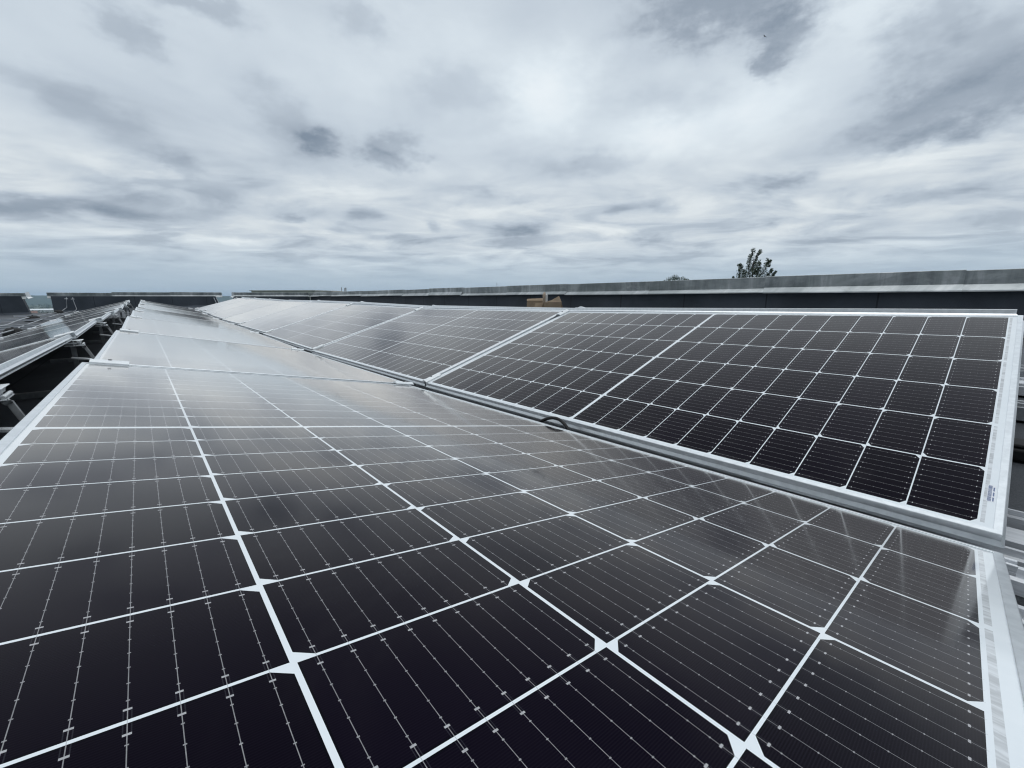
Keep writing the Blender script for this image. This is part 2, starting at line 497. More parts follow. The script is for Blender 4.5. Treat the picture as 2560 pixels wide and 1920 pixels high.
# ------------------------------------------------------------------ mesh helpers
class MB:
    def __init__(s):
        s.v, s.f, s.m = [], [], []

    def face(s, pts, mi=0):
        i = len(s.v)
        s.v += [tuple(p) for p in pts]
        s.f.append(tuple(range(i, i + len(pts))))
        s.m.append(mi)

    def box(s, lo, hi, mat=None, mi=0):
        x0, y0, z0 = lo
        x1, y1, z1 = hi
        P = [Vector(p) for p in ((x0, y0, z0), (x1, y0, z0), (x1, y1, z0), (x0, y1, z0), (x0, y0, z1), (x1, y0, z1), (x1, y1, z1), (x0, y1, z1))]
        if mat:
            P = [mat @ p for p in P]
        i = len(s.v)
        s.v += [tuple(p) for p in P]
        for f in ((3, 2, 1, 0), (4, 5, 6, 7), (0, 1, 5, 4), (1, 2, 6, 5), (2, 3, 7, 6), (3, 0, 4, 7)):
            s.f.append(tuple(i + k for k in f))
            s.m.append(mi)

    def bar(s, a, b, w, h, up=(0, 0, 1), mi=0):
        a, b = Vector(a), Vector(b)
        d = (b - a)
        L = d.length
        d.normalize()
        side = d.cross(Vector(up))
        if side.length < 1e-4:
            side = d.cross(Vector((1, 0, 0)))
        side.normalize()
        u = side.cross(d)
        mt = Matrix(((side.x, d.x, u.x, a.x), (side.y, d.y, u.y, a.y), (side.z, d.z, u.z, a.z), (0, 0, 0, 1)))
        s.box((-w / 2, 0, -h / 2), (w / 2, L, h / 2), mt, mi)

    def tube(s, pts, rad, n=8, mi=0, caps=True):
        pts = [Vector(p) for p in pts]
        rads = rad if isinstance(rad, (list, tuple)) else [rad] * len(pts)
        rings = []
        for k, p in enumerate(pts):
            t = (pts[min(k + 1, len(pts) - 1)] - pts[max(k - 1, 0)]).normalized()
            ref = Vector((0, 0, 1)) if abs(t.z) < 0.9 else Vector((1, 0, 0))
            a = t.cross(ref).normalized()
            b = t.cross(a)
            base = len(s.v)
            for j in range(n):
                q = 2 * math.pi * j / n
                s.v.append(tuple(p + (a * math.cos(q) + b * math.sin(q)) * rads[k]))
            rings.append(base)
        for r0, r1 in zip(rings, rings[1:]):
            for j in range(n):
                s.f.append((r0 + j, r0 + (j + 1) % n, r1 + (j + 1) % n, r1 + j))
                s.m.append(mi)
        if caps:
            s.f.append(tuple(rings[0] + j for j in reversed(range(n))))
            s.f.append(tuple(rings[-1] + j for j in range(n)))
            s.m += [mi, mi]

    def extrude(s, prof, a, b, close=True, mat=None, mi=0):
        """profile (x, z) points swept from y=a to y=b"""
        i = len(s.v)
        n = len(prof)
        for y in (a, b):
            for (x, z) in prof:
                p = Vector((x, y, z))
                s.v.append(tuple(mat @ p if mat else p))
        for k in range(n if close else n - 1):
            k2 = (k + 1) % n
            s.f.append((i + k, i + k2, i + n + k2, i + n + k))
            s.m.append(mi)
        if close:
            s.f.append(tuple(i + k for k in reversed(range(n))))
            s.f.append(tuple(i + n + k for k in range(n)))
            s.m += [mi, mi]

    def build(s, name, mats, parent=None, smooth_=False, bevel=0.0):
        me = bpy.data.meshes.new(name)
        me.from_pydata(s.v, [], s.f)
        for m_ in (mats if isinstance(mats, (list, tuple)) else [mats]):
            me.materials.append(m_)
        for p, mi in zip(me.polygons, s.m):
            p.material_index = mi
            p.use_smooth = smooth_
        me.validate()
        import bmesh
        bm_ = bmesh.new()
        bm_.from_mesh(me)
        bmesh.ops.recalc_face_normals(bm_, faces=bm_.faces)
        bm_.to_mesh(me)
        bm_.free()
        me.update()
        o = bpy.data.objects.new(name, me)
        col.objects.link(o)
        if parent:
            o.parent = parent
        if bevel:
            b = o.modifiers.new('bevel', 'BEVEL')
            b.width = bevel
            b.segments = 2
            b.limit_method = 'ANGLE'
        return o


def tag(o, label=None, cat=None, group=None, kind=None):
    if label: o['label'] = label
    if cat: o['category'] = cat
    if group: o['group'] = group
    if kind: o['kind'] = kind
    return o


def empty(name, loc=(0, 0, 0), label=None, cat=None, group=None):
    o = bpy.data.objects.new(name, None)
    o.empty_display_size = 0.1
    col.objects.link(o)
    o.location = loc
    return tag(o, label, cat, group, 'thing')


def copy_tree(o, parent=None):
    c = o.copy()
    col.objects.link(c)
    if parent:
        c.parent = parent
    for ch in list(o.children):
        copy_tree(ch, c)
    return c


ORD = ['nearest', 'second', 'third', 'fourth', 'fifth', 'sixth', 'seventh', 'farthest']
NTH = ['', 'first', 'second', 'third', 'fourth', 'fifth', 'sixth', 'seventh', 'eighth']

# ------------------------------------------------------------------ where the rows stand
LP = 1.79                                           # pitch of the panels along a row
DZ = [0.0, -0.0274, -0.03441, -0.00744, 0.00888, 0.01766, 0.04772, 0.07765, 0.10206]
DX = [0.0, 0.01269, 0.03072, 0.05933, 0.08451, 0.11308, 0.13587, 0.15654, 0.15836]
RO = [0.0, 0.00397, 0.00263, 0.0026, -0.00078, -0.00768, -0.01425, -0.01755, -0.01922]
TA, TB = 0.20422, 0.29708                          # slope of the falling and the rising rows
OA, OB = (-0.1274, -0.1524), (0.96242, -0.35399)
Y0 = -0.0565


def section(j, row, u):
    t, o, s = (TA, OA, -1) if row == 'A' else (TB, OB, 1)
    x, z = o[0] + math.cos(t) * u, o[1] + s * math.sin(t) * u
    r = RO[j]
    px, pz = 1.0, -0.35
    x2 = px + math.cos(r) * (x - px) - math.sin(r) * (z - pz)
    z2 = pz + math.sin(r) * (x - px) + math.cos(r) * (z - pz)
    return Vector((x2 + DX[j], Y0 + j * LP, z2 + DZ[j]))


def edge_pts(row, j):
    """the row's two outer edges at joint j, lower x first"""
    if row in 'AB':
        return section(j, row, -MU), section(j, row, 6 * PU + MU)
    if row == 'Z':                                   # beyond the ridge on the left
        hi = section(j, 'A', -MU) + Vector((-0.20, 0, -0.004))
        t = 0.285 + RO[j]
        return hi - Vector((math.cos(t) * PW, 0, math.sin(t) * PW)), hi
    if row == 'C':                                   # behind the ridge on the right
        hi = section(j, 'B', 6 * PU + MU) + Vector((0.095, 0.012 if j == 0 else -0.03, 0.017))
        t = 0.21 - RO[j]
        return hi, hi + Vector((math.cos(t) * PW, 0, -math.sin(t) * PW))


def row_matrix(row, i, y_in=0.0):
    a0, b0 = edge_pts(row, i)
    a1, b1 = edge_pts(row, i + 1)
    ex = ((b0 + b1) - (a0 + a1)).normalized()
    ey = (a1 - a0)
    ey = (ey - ex * ey.dot(ex)).normalized()
    ez = ex.cross(ey)
    return Matrix(((ex.x, ey.x, ez.x, a0.x), (ex.y, ey.y, ez.y, a0.y), (ex.z, ey.z, ez.z, a0.z), (0, 0, 0, 1)))


# ------------------------------------------------------------------ solar panel: aluminium frame + laminate
LIP = 0.0102
PROF = [(LIP, -0.0045), (LIP, -0.0003), (LIP - 0.0004, 0.0), (0.0009, 0.0), (0.0, -0.0009), (0.0, -0.0125), (0.0010, -0.0130),
        (-0.0045, -0.0205), (-0.0045, -0.0215), (0.0030, -0.0225), (0.0052, -0.0300), (0.0052, -0.0345), (0.0052, -0.035), (0.026, -0.035), (0.026, -0.0335), (0.0070, -0.0335), (0.0062, -0.0060)]


def frame_mesh():
    b = MB()
    n = len(PROF)
    corners = [(0, 0, 1, 1), (PW, 0, -1, 1), (PW, PL, -1, -1), (0, PL, 1, -1)]
    for (cx, cy, sx, sy) in corners:
        for (d, z) in PROF:
            b.v.append((cx + sx * d, cy + sy * d, z))
    for c in range(4):
        c2 = (c + 1) % 4
        for k in range(n):
            k2 = (k + 1) % n
            b.f.append((c * n + k, c2 * n + k, c2 * n + k2, c * n + k2))
            b.m.append(0)
    return b


def laminate_mesh():
    b = MB()
    b.box((0.0045, 0.0045, -0.0058), (PW - 0.0045, PL - 0.0045, -0.0017))
    return b


def make_panel(kind):
    t = empty('solar_panel')
    frame_mesh().build('frame', M['aluminium'], t)
    laminate_mesh().build('cell_laminate', M[kind], t)
    return t


ROWTXT = {'A': 'front row, sloping down to the right',
          'B': 'right-hand row, rising towards the long parapet',
          'Z': 'left row beyond the dark gap',
          'C': 'row behind the right ridge'}
ROWGRP = {'A': 'solar panels of the front row', 'B': 'solar panels of the right-hand row',
          'Z': 'solar panels of the left row', 'C': 'solar panels behind the right ridge'}
protoA = make_panel('glass')
protoB = make_panel('glass_flip')
used = set()
panels = {}
for row in 'ABZC':
    proto = protoA if row in 'AC' else protoB
    for i in range(8):
        if proto.name in used:
            p = copy_tree(proto)
        else:
            p = proto
            used.add(proto.name)
        wob = Matrix.Identity(4) if i == 0 else (Matrix.Rotation(random.uniform(-0.0016, 0.0016), 4, 'X') @ Matrix.Rotation(random.uniform(-0.0022, 0.0022), 4, 'Y'))
        p.matrix_world = row_matrix(row, i) @ Matrix.Translation((0, -0.006, 0)) @ wob
        panels[row, i] = p
        what = {'A': 'black glass solar panel', 'B': 'black glass solar panel', 'Z': 'solar panel in a silver frame',
                'C': 'solar panel showing only its silver edge'}[row]
        tag(p, '%s, %s in the %s' % (what, ORD[i], ROWTXT[row]), 'solar panel', ROWGRP[row], 'thing')

# barcode label on the backsheet edge of the nearest right-hand panel, small mark on the left row's frame
bl = MB()
bx, by = 0.082, 0.0122
bl.box((bx, by, -0.0016), (bx + 0.050, by + 0.0092, -0.00145))
bar = bl.build('barcode_label', M['sticker_white'], panels['B', 0])
bk = MB()
yy = 0.0008
xx = 0.0015
random.seed(5)
while xx < 0.0475:
    w = random.choice((0.0004, 0.0006, 0.0009))
    bk.box((bx + xx, by + 0.0040, -0.00144), (bx + xx + w, by + 0.0086, -0.00138))
    xx += w + random.choice((0.0003, 0.0005))
for k in range(3):
    bk.box((bx + 0.002 + k * 0.015, by + 0.0010, -0.00144), (bx + 0.0155 + k * 0.015 - 0.002, by + 0.0028, -0.00138))
bk.build('barcode_print', M['sticker_ink'], bar)

mk = MB()                                            # pale H-shaped mark on the frame side at the ridge
hx = PW + 0.0006
for (y0, y1, z0, z1) in ((0.0, 0.007, -0.020, -0.004), (0.020, 0.027, -0.020, -0.004), (0.007, 0.020, -0.0135, -0.0095)):
    mk.box((hx - 0.001, 1.62 + y0 - 0.16, z0), (hx + 0.0004, 1.62 + y1 - 0.16, z1))
mk.build('frame_mark', M['sticker_white'], panels['Z', 0])

# ------------------------------------------------------------------ clamps over the joints
CL = 0.085
CPROF = [(-0.0205, 0.0012), (-0.0205, 0.0045), (-0.0140, 0.0052), (-0.0105, 0.0085), (-0.0040, 0.0105), (0.0040, 0.0105), (0.0105, 0.0085),
         (0.0140, 0.0052), (0.0205, 0.0045), (0.0205, 0.0012)]


def make_clamp():
    t = empty('panel_clamp')
    b = MB()
    turn = Matrix(((0, 1, 0, 0), (1, 0, 0, 0), (0, 0, 1, 0), (0, 0, 0, 1)))
    b.extrude(CPROF, 0.0, CL, True, turn)
    b.box((0.022, -0.0045, -0.030), (CL - 0.022, 0.0045, 0.0014))
    b.build('clamp_bar', M['bright_aluminium'], t, bevel=0.0006)
    c = MB()
    c.tube([(CL / 2, 0, 0.0098), (CL / 2, 0, 0.0130)], 0.0042, 8)
    c.build('bolt', M['dark_bolt'], t)
    return t


clamp0 = make_clamp()
first = True
GAPM = (LP + PL) / 2 - LP                            # mid of the gap, behind the joint line
for row in 'ABZC':
    for j in range(1, 9):
        ends = (0, 1) if row in 'AB' else ((1, 0) if row == 'Z' else (0,))
        for e in ends:
            if first:
                c, first = clamp0, False
            else:
                c = copy_tree(clamp0)
            mt = row_matrix(row, min(j, 7) if j < 8 else 7)
            yl = (PL - LP) / 2 - 0.006 if j < 8 else PL + 0.002
            xl = -0.003 if e == 0 else PW + 0.003 - CL
            c.matrix_world = mt @ Matrix.Translation((xl, yl, 0.0))
            high = (e == 0) == (row in 'AC')
            side = 'ridge' if high else 'valley'
            if row == 'Z' and not high:
                side = 'lower'
            rown = {'A': 'front row', 'B': 'right-hand row', 'Z': 'left row', 'C': 'row behind the ridge'}[row]
            if j < 8:
                lab = 'silver clamp on the %s edge of the %s, over its %s joint' % (side, rown, NTH[j])
            else:
                lab = 'silver end clamp on the %s edge, far end of the %s' % (side, rown)
            tag(c, lab, 'clamp', 'clamps holding the panels of the ' + rown, 'thing')

# ------------------------------------------------------------------ roof, ground, hills
BASEY = [(-6, -0.50), (5.0, -0.50), (7.1, -0.475), (8.9, -0.465), (10.7, -0.435), (12.5, -0.405), (14.3, -0.385), (20.0, -0.33), (21, -0.32)]


def roof_z(x, y):
    for (y0, z0), (y1, z1) in zip(BASEY, BASEY[1:]):
        if y <= y1:
            break
    f = min(max((y - y0) / (y1 - y0), 0), 1)
    return z0 + (z1 - z0) * f + 0.036 * (x - 1.0)


b = MB()
xs = [-9 + 0.75 * k for k in range(21)]
ys = [-6 + 0.9 * k for k in range(31)]
ids = {}
for i, x in enumerate(xs):
    for j, y in enumerate(ys):
        ids[i, j] = len(b.v)
        b.v.append((x, y, roof_z(x, y) + 0.004 * math.sin(x * 2.1 + y * 1.3)))
for i in range(len(xs) - 1):
    for j in range(len(ys) - 1):
        b.f.append((ids[i, j], ids[i + 1, j], ids[i + 1, j + 1], ids[i, j + 1]))
        b.m.append(0)
roof = b.build('roof_surface', M['roof_membrane'], None, True)
tag(roof, 'dark bitumen flat roof under the panels', 'roof', None, 'structure')

GZ = -24.0
b = MB()
NR = 96
rad = [30, 80, 200, 500, 1200, 2500, 4200]
ring = []
for k, r in enumerate(rad):
    ring.append(len(b.v))
    for a in range(NR):
        q = 2 * math.pi * a / NR
        b.v.append((r * math.sin(q), r * math.cos(q), GZ))
for k in range(len(rad) - 1):
    for a in range(NR):
        a2 = (a + 1) % NR
        b.f.append((ring[k] + a, ring[k] + a2, ring[k + 1] + a2, ring[k + 1] + a))
        b.m.append(0)
b.f.append(tuple(ring[0] + a for a in range(NR)))
b.m.append(0)
g = b.build('ground', M['ground_land'])
tag(g, 'green and grey land far below the roof', 'ground', None, 'structure')

from mathutils import noise as mnoise
b = MB()
NA = 360
prev = None
for k, (r, hf) in enumerate(((2600, 0.0), (3000, 0.45), (3400, 0.9), (3800, 1.0), (4300, 0.6), (4900, 0.2))):
    cur = len(b.v)
    for a in range(NA):
        q = 2 * math.pi * a / NA
        nv = mnoise.noise(Vector((math.sin(q) * 6, math.cos(q) * 6, 3.3))) * 11 + mnoise.noise(Vector((math.sin(q) * 31, math.cos(q) * 31, k * 0.4))) * 3.5
        b.v.append((r * math.sin(q), r * math.cos(q), GZ - 1.0 + hf * (50 + nv)))
    if prev is not None:
        for a in range(NA):
            a2 = (a + 1) % NA
            b.f.append((prev + a, prev + a2, cur + a2, cur + a))
            b.m.append(0)
    prev = cur
hl = b.build('hills', M['hill_land'], None, True)
tag(hl, 'low wooded hills along the horizon', 'hills', None, 'structure')

# air between: one closed box of thin even haze
hb_ = MB()
hb_.box((-5600, -5600, GZ - 3), (5600, 5600, 46))
hz_o = hb_.build('haze', None)
hz_m = bpy.data.materials.new('haze_air')
hz_m.use_nodes = True
hz_m.node_tree.nodes.clear()
ho = hz_m.node_tree.nodes.new('ShaderNodeOutputMaterial')
hv_ = hz_m.node_tree.nodes.new('ShaderNodeVolumePrincipled')
hv_.inputs['Color'].default_value = (0.52, 0.73, 1.0, 1)
hv_.inputs['Density'].default_value = 0.00015
hz_m.node_tree.links.new(hv_.outputs[0], ho.inputs['Volume'])
hz_o.data.materials.clear()
hz_o.data.materials.append(hz_m)
tag(hz_o, 'thin bluish haze over the distant land', 'haze', None, 'stuff')


# ------------------------------------------------------------------ parapets
def coping_profile(top, fas, lip, thick=0.42, out=0.02):
    """(depth towards the roof, z): top sheet, fascia and kicked-out lip; depth grows towards the viewer's side"""
    return [(-thick, top - 0.03), (0.0, top), (0.006, top - 0.004), (0.006, fas), (0.045, lip + 0.012), (0.047, lip), (0.040, lip),
            (0.0, fas - 0.004), (-0.02, fas - 0.01), (-0.02, top - 0.03), (-thick, top - 0.06)]


def coping_sheet(parent, origin, along, inward, length, top, fas, lip, lift=0.0, tilt=0.0):
    """one folded sheet of coping"""
    prof = coping_profile(top, fas, lip)
    al, inw = Vector(along), Vector(inward)
    mt = Matrix(((inw.x, al.x, 0, origin[0]), (inw.y, al.y, 0, origin[1]), (0, tilt, 1, origin[2] + lift), (0, 0, 0, 1)))
    b = MB()
    b.extrude(prof, 0.0, length, True, mt)
    o = b.build('coping_sheet', [M['coping_sheet'], M['coping_lip_skylit']], parent)
    for k, p in enumerate(o.data.polygons):
        n = p.normal
        c = p.center.z - origin[2]
        if c < fas - 0.012 and n.dot(inw) > 0.3:
            p.material_index = 1
    return o


random.seed(11)
# right-hand parapet along the row direction
XW = 5.72
pw = empty('parapet_wall', (XW, 8, -0.3), 'long dark parapet with dented zinc coping running behind the right-hand panels', 'parapet')
b = MB()
wall_x = XW - 0.02
N = 26
for k in range(N):
    y0, y1 = -6 + 26.0 * k / N, -6 + 26.0 * (k + 1) / N
    z0a, z0b = roof_z(5.3, y0) - 0.02, roof_z(5.3, y1) - 0.02
    tops = 0.12
    # fillet at the foot, upright face, back
    pa = [(wall_x - 0.10, z0a), (wall_x, z0a + 0.12), (wall_x, tops), (wall_x + 0.35, tops), (wall_x + 0.35, z0a - 0.4)]
    pb = [(wall_x - 0.10, z0b), (wall_x, z0b + 0.12), (wall_x, tops), (wall_x + 0.35, tops), (wall_x + 0.35, z0b - 0.4)]
    for q in range(4):
        b.face([(pa[q][0], y0, pa[q][1]), (pa[q + 1][0], y0, pa[q + 1][1]), (pb[q + 1][0], y1, pb[q + 1][1]), (pb[q][0], y1, pb[q][1])])
o = b.build('wall', M['wall_membrane'], pw)
o.matrix_parent_inverse = Matrix.Translation((-XW, -8, 0.3))
seams = [-6.0, -4.4, -2.9, -1.3, 0.23, 1.85, 3.4, 5.01, 6.61, 8.22, 9.7, 11.17, 12.66, 14.15, 15.6, 17.12, 18.6, 20.02]
for k, (y0, y1) in enumerate(zip(seams, seams[1:])):
    t = 0.240 + 0.003 * max(0, y0 - 12) + random.uniform(-0.004, 0.004)
    fas = 0.108 + random.uniform(-0.006, 0.006) + (0.01 if y0 > 8 else 0)
    lip = 0.046 + random.uniform(-0.004, 0.004) + 0.0025 * max(0, y0)
    if y0 > 7:
        fas += 0.02
    c = coping_sheet(pw, (XW - 0.05 + 0.0025 * (k % 2), y0 - 0.02, 0.0), (0, 1, 0), (-1, 0, 0), y1 - y0 + 0.02, t, fas, lip,
                     0.004 * (k % 2), random.uniform(-0.003, 0.004))
    c.matrix_parent_inverse = Matrix.Translation((-XW, -8, 0.3))


def far_wall(name_label, x0, x1, sheets, top0, top1, slant_l=0.0, slant_r=0.0, ends=(False, False)):
    yw = 20.02
    root = empty('parapet_wall', ((x0 + x1) / 2, yw, -0.4), name_label, 'parapet')
    inv_ = Matrix.Translation((-(x0 + x1) / 2, -yw, 0.4))
    b = MB()
    zb = lambda x: roof_z(x, 20.0) - 0.03
    P = [[(x0 + slant_l * 0, yw, 0.10), (x1, yw, 0.10)], [(x0 - slant_l, yw, zb(x0) + 0.10), (x1 + slant_r, yw, zb(x1) + 0.10)], [(x0 - slant_l, yw - 0.10, zb(x0)), (x1 + slant_r, yw - 0.10, zb(x1))]]
    for q in range(2):
        b.face([P[q][0], P[q][1], P[q + 1][1], P[q + 1][0]])
    T = 0.38
    b.face([(x0, yw, 0.10), (x1, yw, 0.10), (x1, yw + T, 0.10), (x0, yw + T, 0.10)])
    for (xt, xb) in ((x0, x0 - slant_l), (x1, x1 + slant_r)):
        b.face([(xt, yw, 0.10), (xt, yw + T, 0.10), (xb, yw + T, zb(xb)), (xb, yw, zb(xb))])
    b.face([(x0, yw + T, 0.10), (x1, yw + T, 0.10), (x1, yw + T, -1.2), (x0, yw + T, -1.2)])
    w = b.build('wall', M['wall_membrane'], root)
    w.matrix_parent_inverse = inv_
    for k, (a, c_) in enumerate(zip(sheets, sheets[1:])):
        f = (a - x0) / max(x1 - x0, 0.1)
        t = top0 + (top1 - top0) * f
        cs = coping_sheet(root, (a - 0.01 * (k % 2), yw + 0.05 + 0.003 * (k % 2), 0.0), (1, 0, 0), (0, -1, 0), c_ - a + 0.01, t, t - 0.108, t - 0.190,
                          0.003 * (k % 2), random.uniform(-0.004, 0.004))
        cs.matrix_parent_inverse = inv_
    return root, inv_


r1, i1 = far_wall('far parapet left of the narrow gap, pale folded flashing on its end', -9.0, -2.76, [-9, -7.1, -5.3, -3.9, -2.66], 0.14, 0.20, 0, 0.10)
r2, i2 = far_wall('middle stretch of the far parapet with two rods hanging from its coping', -2.13, 2.24, [-2.21, -0.68, 0.88, 2.45], 0.215, 0.27, 0.0, 0.09)
r3, i3 = far_wall('far parapet right of the second gap, running to the roof corner', 2.86, 5.6, [2.84, 4.3, 5.66], 0.255, 0.27, 0, 0)
# folded white end flashings
b = MB()
b.face([(-2.66, 19.985, 0.205), (-2.585, 20.05, 0.225), (-2.545, 20.05, 0.06), (-2.645, 19.98, 0.065)])
b.face([(-2.645, 19.98, 0.065), (-2.545, 20.05, 0.06), (-2.50, 20.0, 0.05), (-2.60, 19.93, 0.015)])
o = b.build('end_flashing', M['bright_aluminium'], r1)
o.matrix_parent_inverse = i1
sol = o.modifiers.new('solid', 'SOLIDIFY')
sol.thickness = 0.006
b = MB()
b.face([(2.84, 19.985, 0.258), (2.79, 20.05, 0.27), (2.77, 20.05, 0.10), (2.83, 19.98, 0.10)])
b.face([(2.83, 19.98, 0.10), (2.77, 20.05, 0.10), (2.715, 20.0, 0.075), (2.80, 19.93, 0.045)])
o = b.build('end_flashing', M['bright_aluminium'], r3)
o.matrix_parent_inverse = i3
sol = o.modifiers.new('solid', 'SOLIDIFY')
sol.thickness = 0.006
# inclined strut at the right end of the middle wall
b = MB()
b.bar((2.17, 19.96, 0.05), (2.25, 19.90, -0.27), 0.022, 0.012)
b.bar((2.25, 19.97, 0.05), (2.33, 19.93, -0.24), 0.022, 0.012)
o = b.build('edge_trim', M['mill_aluminium'], r2)
o.matrix_parent_inverse = i2

# lightning conductor rods down the middle wall
lc = [[(-1.776, 19.93, 0.05), (-1.776, 19.86, 0.01), (-1.79, 19.85, -0.10), (-1.805, 19.85, -0.262), (-1.90, 19.80, -0.345), (-1.98, 19.72, -0.40)],
      [(-1.632, 19.93, 0.05), (-1.632, 19.86, 0.0), (-1.615, 19.85, -0.14), (-1.592, 19.85, -0.315), (-1.63, 19.80, -0.375), (-1.70, 19.70, -0.41)]]
labs = ['grey conductor rod bending left down the far parapet onto a black block', 'grey conductor rod kinking right on the far parapet, beside the ridge panels']
for pts, lb in zip(lc, labs):
    t = empty('conductor_rod', pts[-1], lb, 'conductor', 'conductor rods on the far parapet')
    b = MB()
    b.tube([Vector(p) - Vector(pts[-1]) for p in pts], 0.011, 6)
    b.build('rod', M['steel'], t, True)
    b = MB()
    p = Vector(pts[1]) - Vector(pts[-1])
    b.box((p.x - 0.045, p.y - 0.02, p.z - 0.006), (p.x + 0.035, p.y + 0.05, p.z + 0.014))
    b.build('clip', M['mill_aluminium'], t, bevel=0.003)

# ------------------------------------------------------------------ loose rails, wires and wire blocks on the left of the roof
RAIL = [(-0.02, 0.0), (0.02, 0.0), (0.02, 0.006), (0.006, 0.012), (0.006, 0.030), (0.02, 0.034), (0.02, 0.04), (-0.02, 0.04), (-0.02, 0.034), (-0.006, 0.030),
        (-0.006, 0.012), (-0.02, 0.006)]


def cross_rail(x0, x1, y, dy, label, name='base_rail'):
    z0, z1 = roof_z(x0, y) + 0.03, roof_z(x1, y + dy) + 0.03
    d = Vector((x1 - x0, dy, z1 - z0))
    L = d.length
    d.normalize()
    s = Vector((0, 0, 1)).cross(d).normalized()
    u = d.cross(s)
    b = MB()
    b.extrude(RAIL, 0.0, L)
    o = b.build(name, M['mill_aluminium'])
    o.matrix_world = Matrix(((-s.x, d.x, u.x, x0), (-s.y, d.y, u.y, y), (-s.z, d.z, u.z, z0), (0, 0, 0, 1)))
    tag(o, label, 'rail', 'bare rails lying across the left of the roof', 'thing')


cross_rail(-2.55, -0.55, 17.0, 0.25, 'bare aluminium rail farthest back, short left end in sight near the far parapet')
cross_rail(-5.5, -0.6, 14.6, 0.05, 'bare aluminium rail behind the black wire block, second from the far parapet')
cross_rail(-5.5, -0.6, 13.9, 0.05, 'bare aluminium rail passing just before the black wire block, third from the far parapet')
cross_rail(-5.5, -0.7, 11.5, 0.05, 'bare aluminium rail under the looping wire, fourth from the far parapet')
cross_rail(-5.5, -0.7, 10.9, 0.05, 'bare aluminium rail nearest the camera, alongside the looping wire')


def wire(pts, lab):
    b = MB()
    P = [Vector((x, y, roof_z(x, y) + h)) for x, y, h in pts]
    # smooth with Catmull-Rom
    S = []
    for k in range(len(P) - 1):
        p0, p1, p2, p3 = P[max(k - 1, 0)], P[k], P[k + 1], P[min(k + 2, len(P) - 1)]
        for q in range(6):
            t = q / 6
            S.append(0.5 * ((2 * p1) + (p2 - p0) * t + (2 * p0 - 5 * p1 + 4 * p2 - p3) * t * t + (3 * p1 - p0 - 3 * p2 + p3) * t ** 3))
    S.append(P[-1])
    b.tube(S, 0.010, 6)
    o = b.build('conductor_wire', M['steel'], None, True)
    tag(o, lab, 'wire', 'conductor wires on the left of the roof', 'thing')


wire([(-3.6, 10.8, 0.06), (-2.2, 11.05, 0.06), (-1.88, 11.5, 0.07), (-1.87, 12.6, 0.09), (-1.90, 14.0, 0.10), (-1.96, 15.9, 0.07), (-2.0, 19.6, 0.04)],
     'pale conductor wire curving from the left rails over a black block to the parapet')
wire([(-1.62, 9.3, 0.05), (-1.52, 9.7, 0.08), (-1.50, 10.0, 0.08), (-1.62, 11.2, 0.05), (-1.66, 13.0, 0.05), (-1.72, 16.0, 0.05), (-1.70, 19.65, 0.05)],
     'pale conductor wire running close along the lower edge of the left row')


def block(x, y, s, lab):
    t = empty('wire_block', (x, y, roof_z(x, y)), lab, 'holder block', 'black holder blocks under the conductor wires')
    b = MB()
    n = 10
    rings = []
    for (r, z) in ((1.0, 0.0), (0.95, 0.35), (0.72, 0.8), (0.5, 1.0)):
        base = len(b.v)
        for k in range(n):
            q = 2 * math.pi * k / n
            b.v.append((r * s * 0.11 * math.cos(q), r * s * 0.11 * math.sin(q), z * s * 0.10))
        rings.append(base)
    for r0, r1_ in zip(rings, rings[1:]):
        for k in range(n):
            b.f.append((r0 + k, r0 + (k + 1) % n, r1_ + (k + 1) % n, r1_ + k))
            b.m.append(0)
    b.f.append(tuple(rings[-1] + k for k in range(n)))
    b.m.append(0)
    b.build('weight', M['black_rubber'], t)
    c = MB()
    c.box((-0.012, -0.03, s * 0.10), (0.012, 0.03, s * 0.10 + 0.014))
    c.build('clip', M['black_rubber'], t, bevel=0.003)


block(-1.86, 14.25, 1.25, 'black holder block amid the rails left of the left row')
block(-1.52, 9.85, 1.1, 'black holder block at the lower edge of the left row, lowest one in view')
block(-1.96, 19.35, 1.1, 'black holder block at the foot of the far parapet below the bent rod')
block(-2.45, 12.6, 1.15, 'black holder block cut by the left border of the photo')


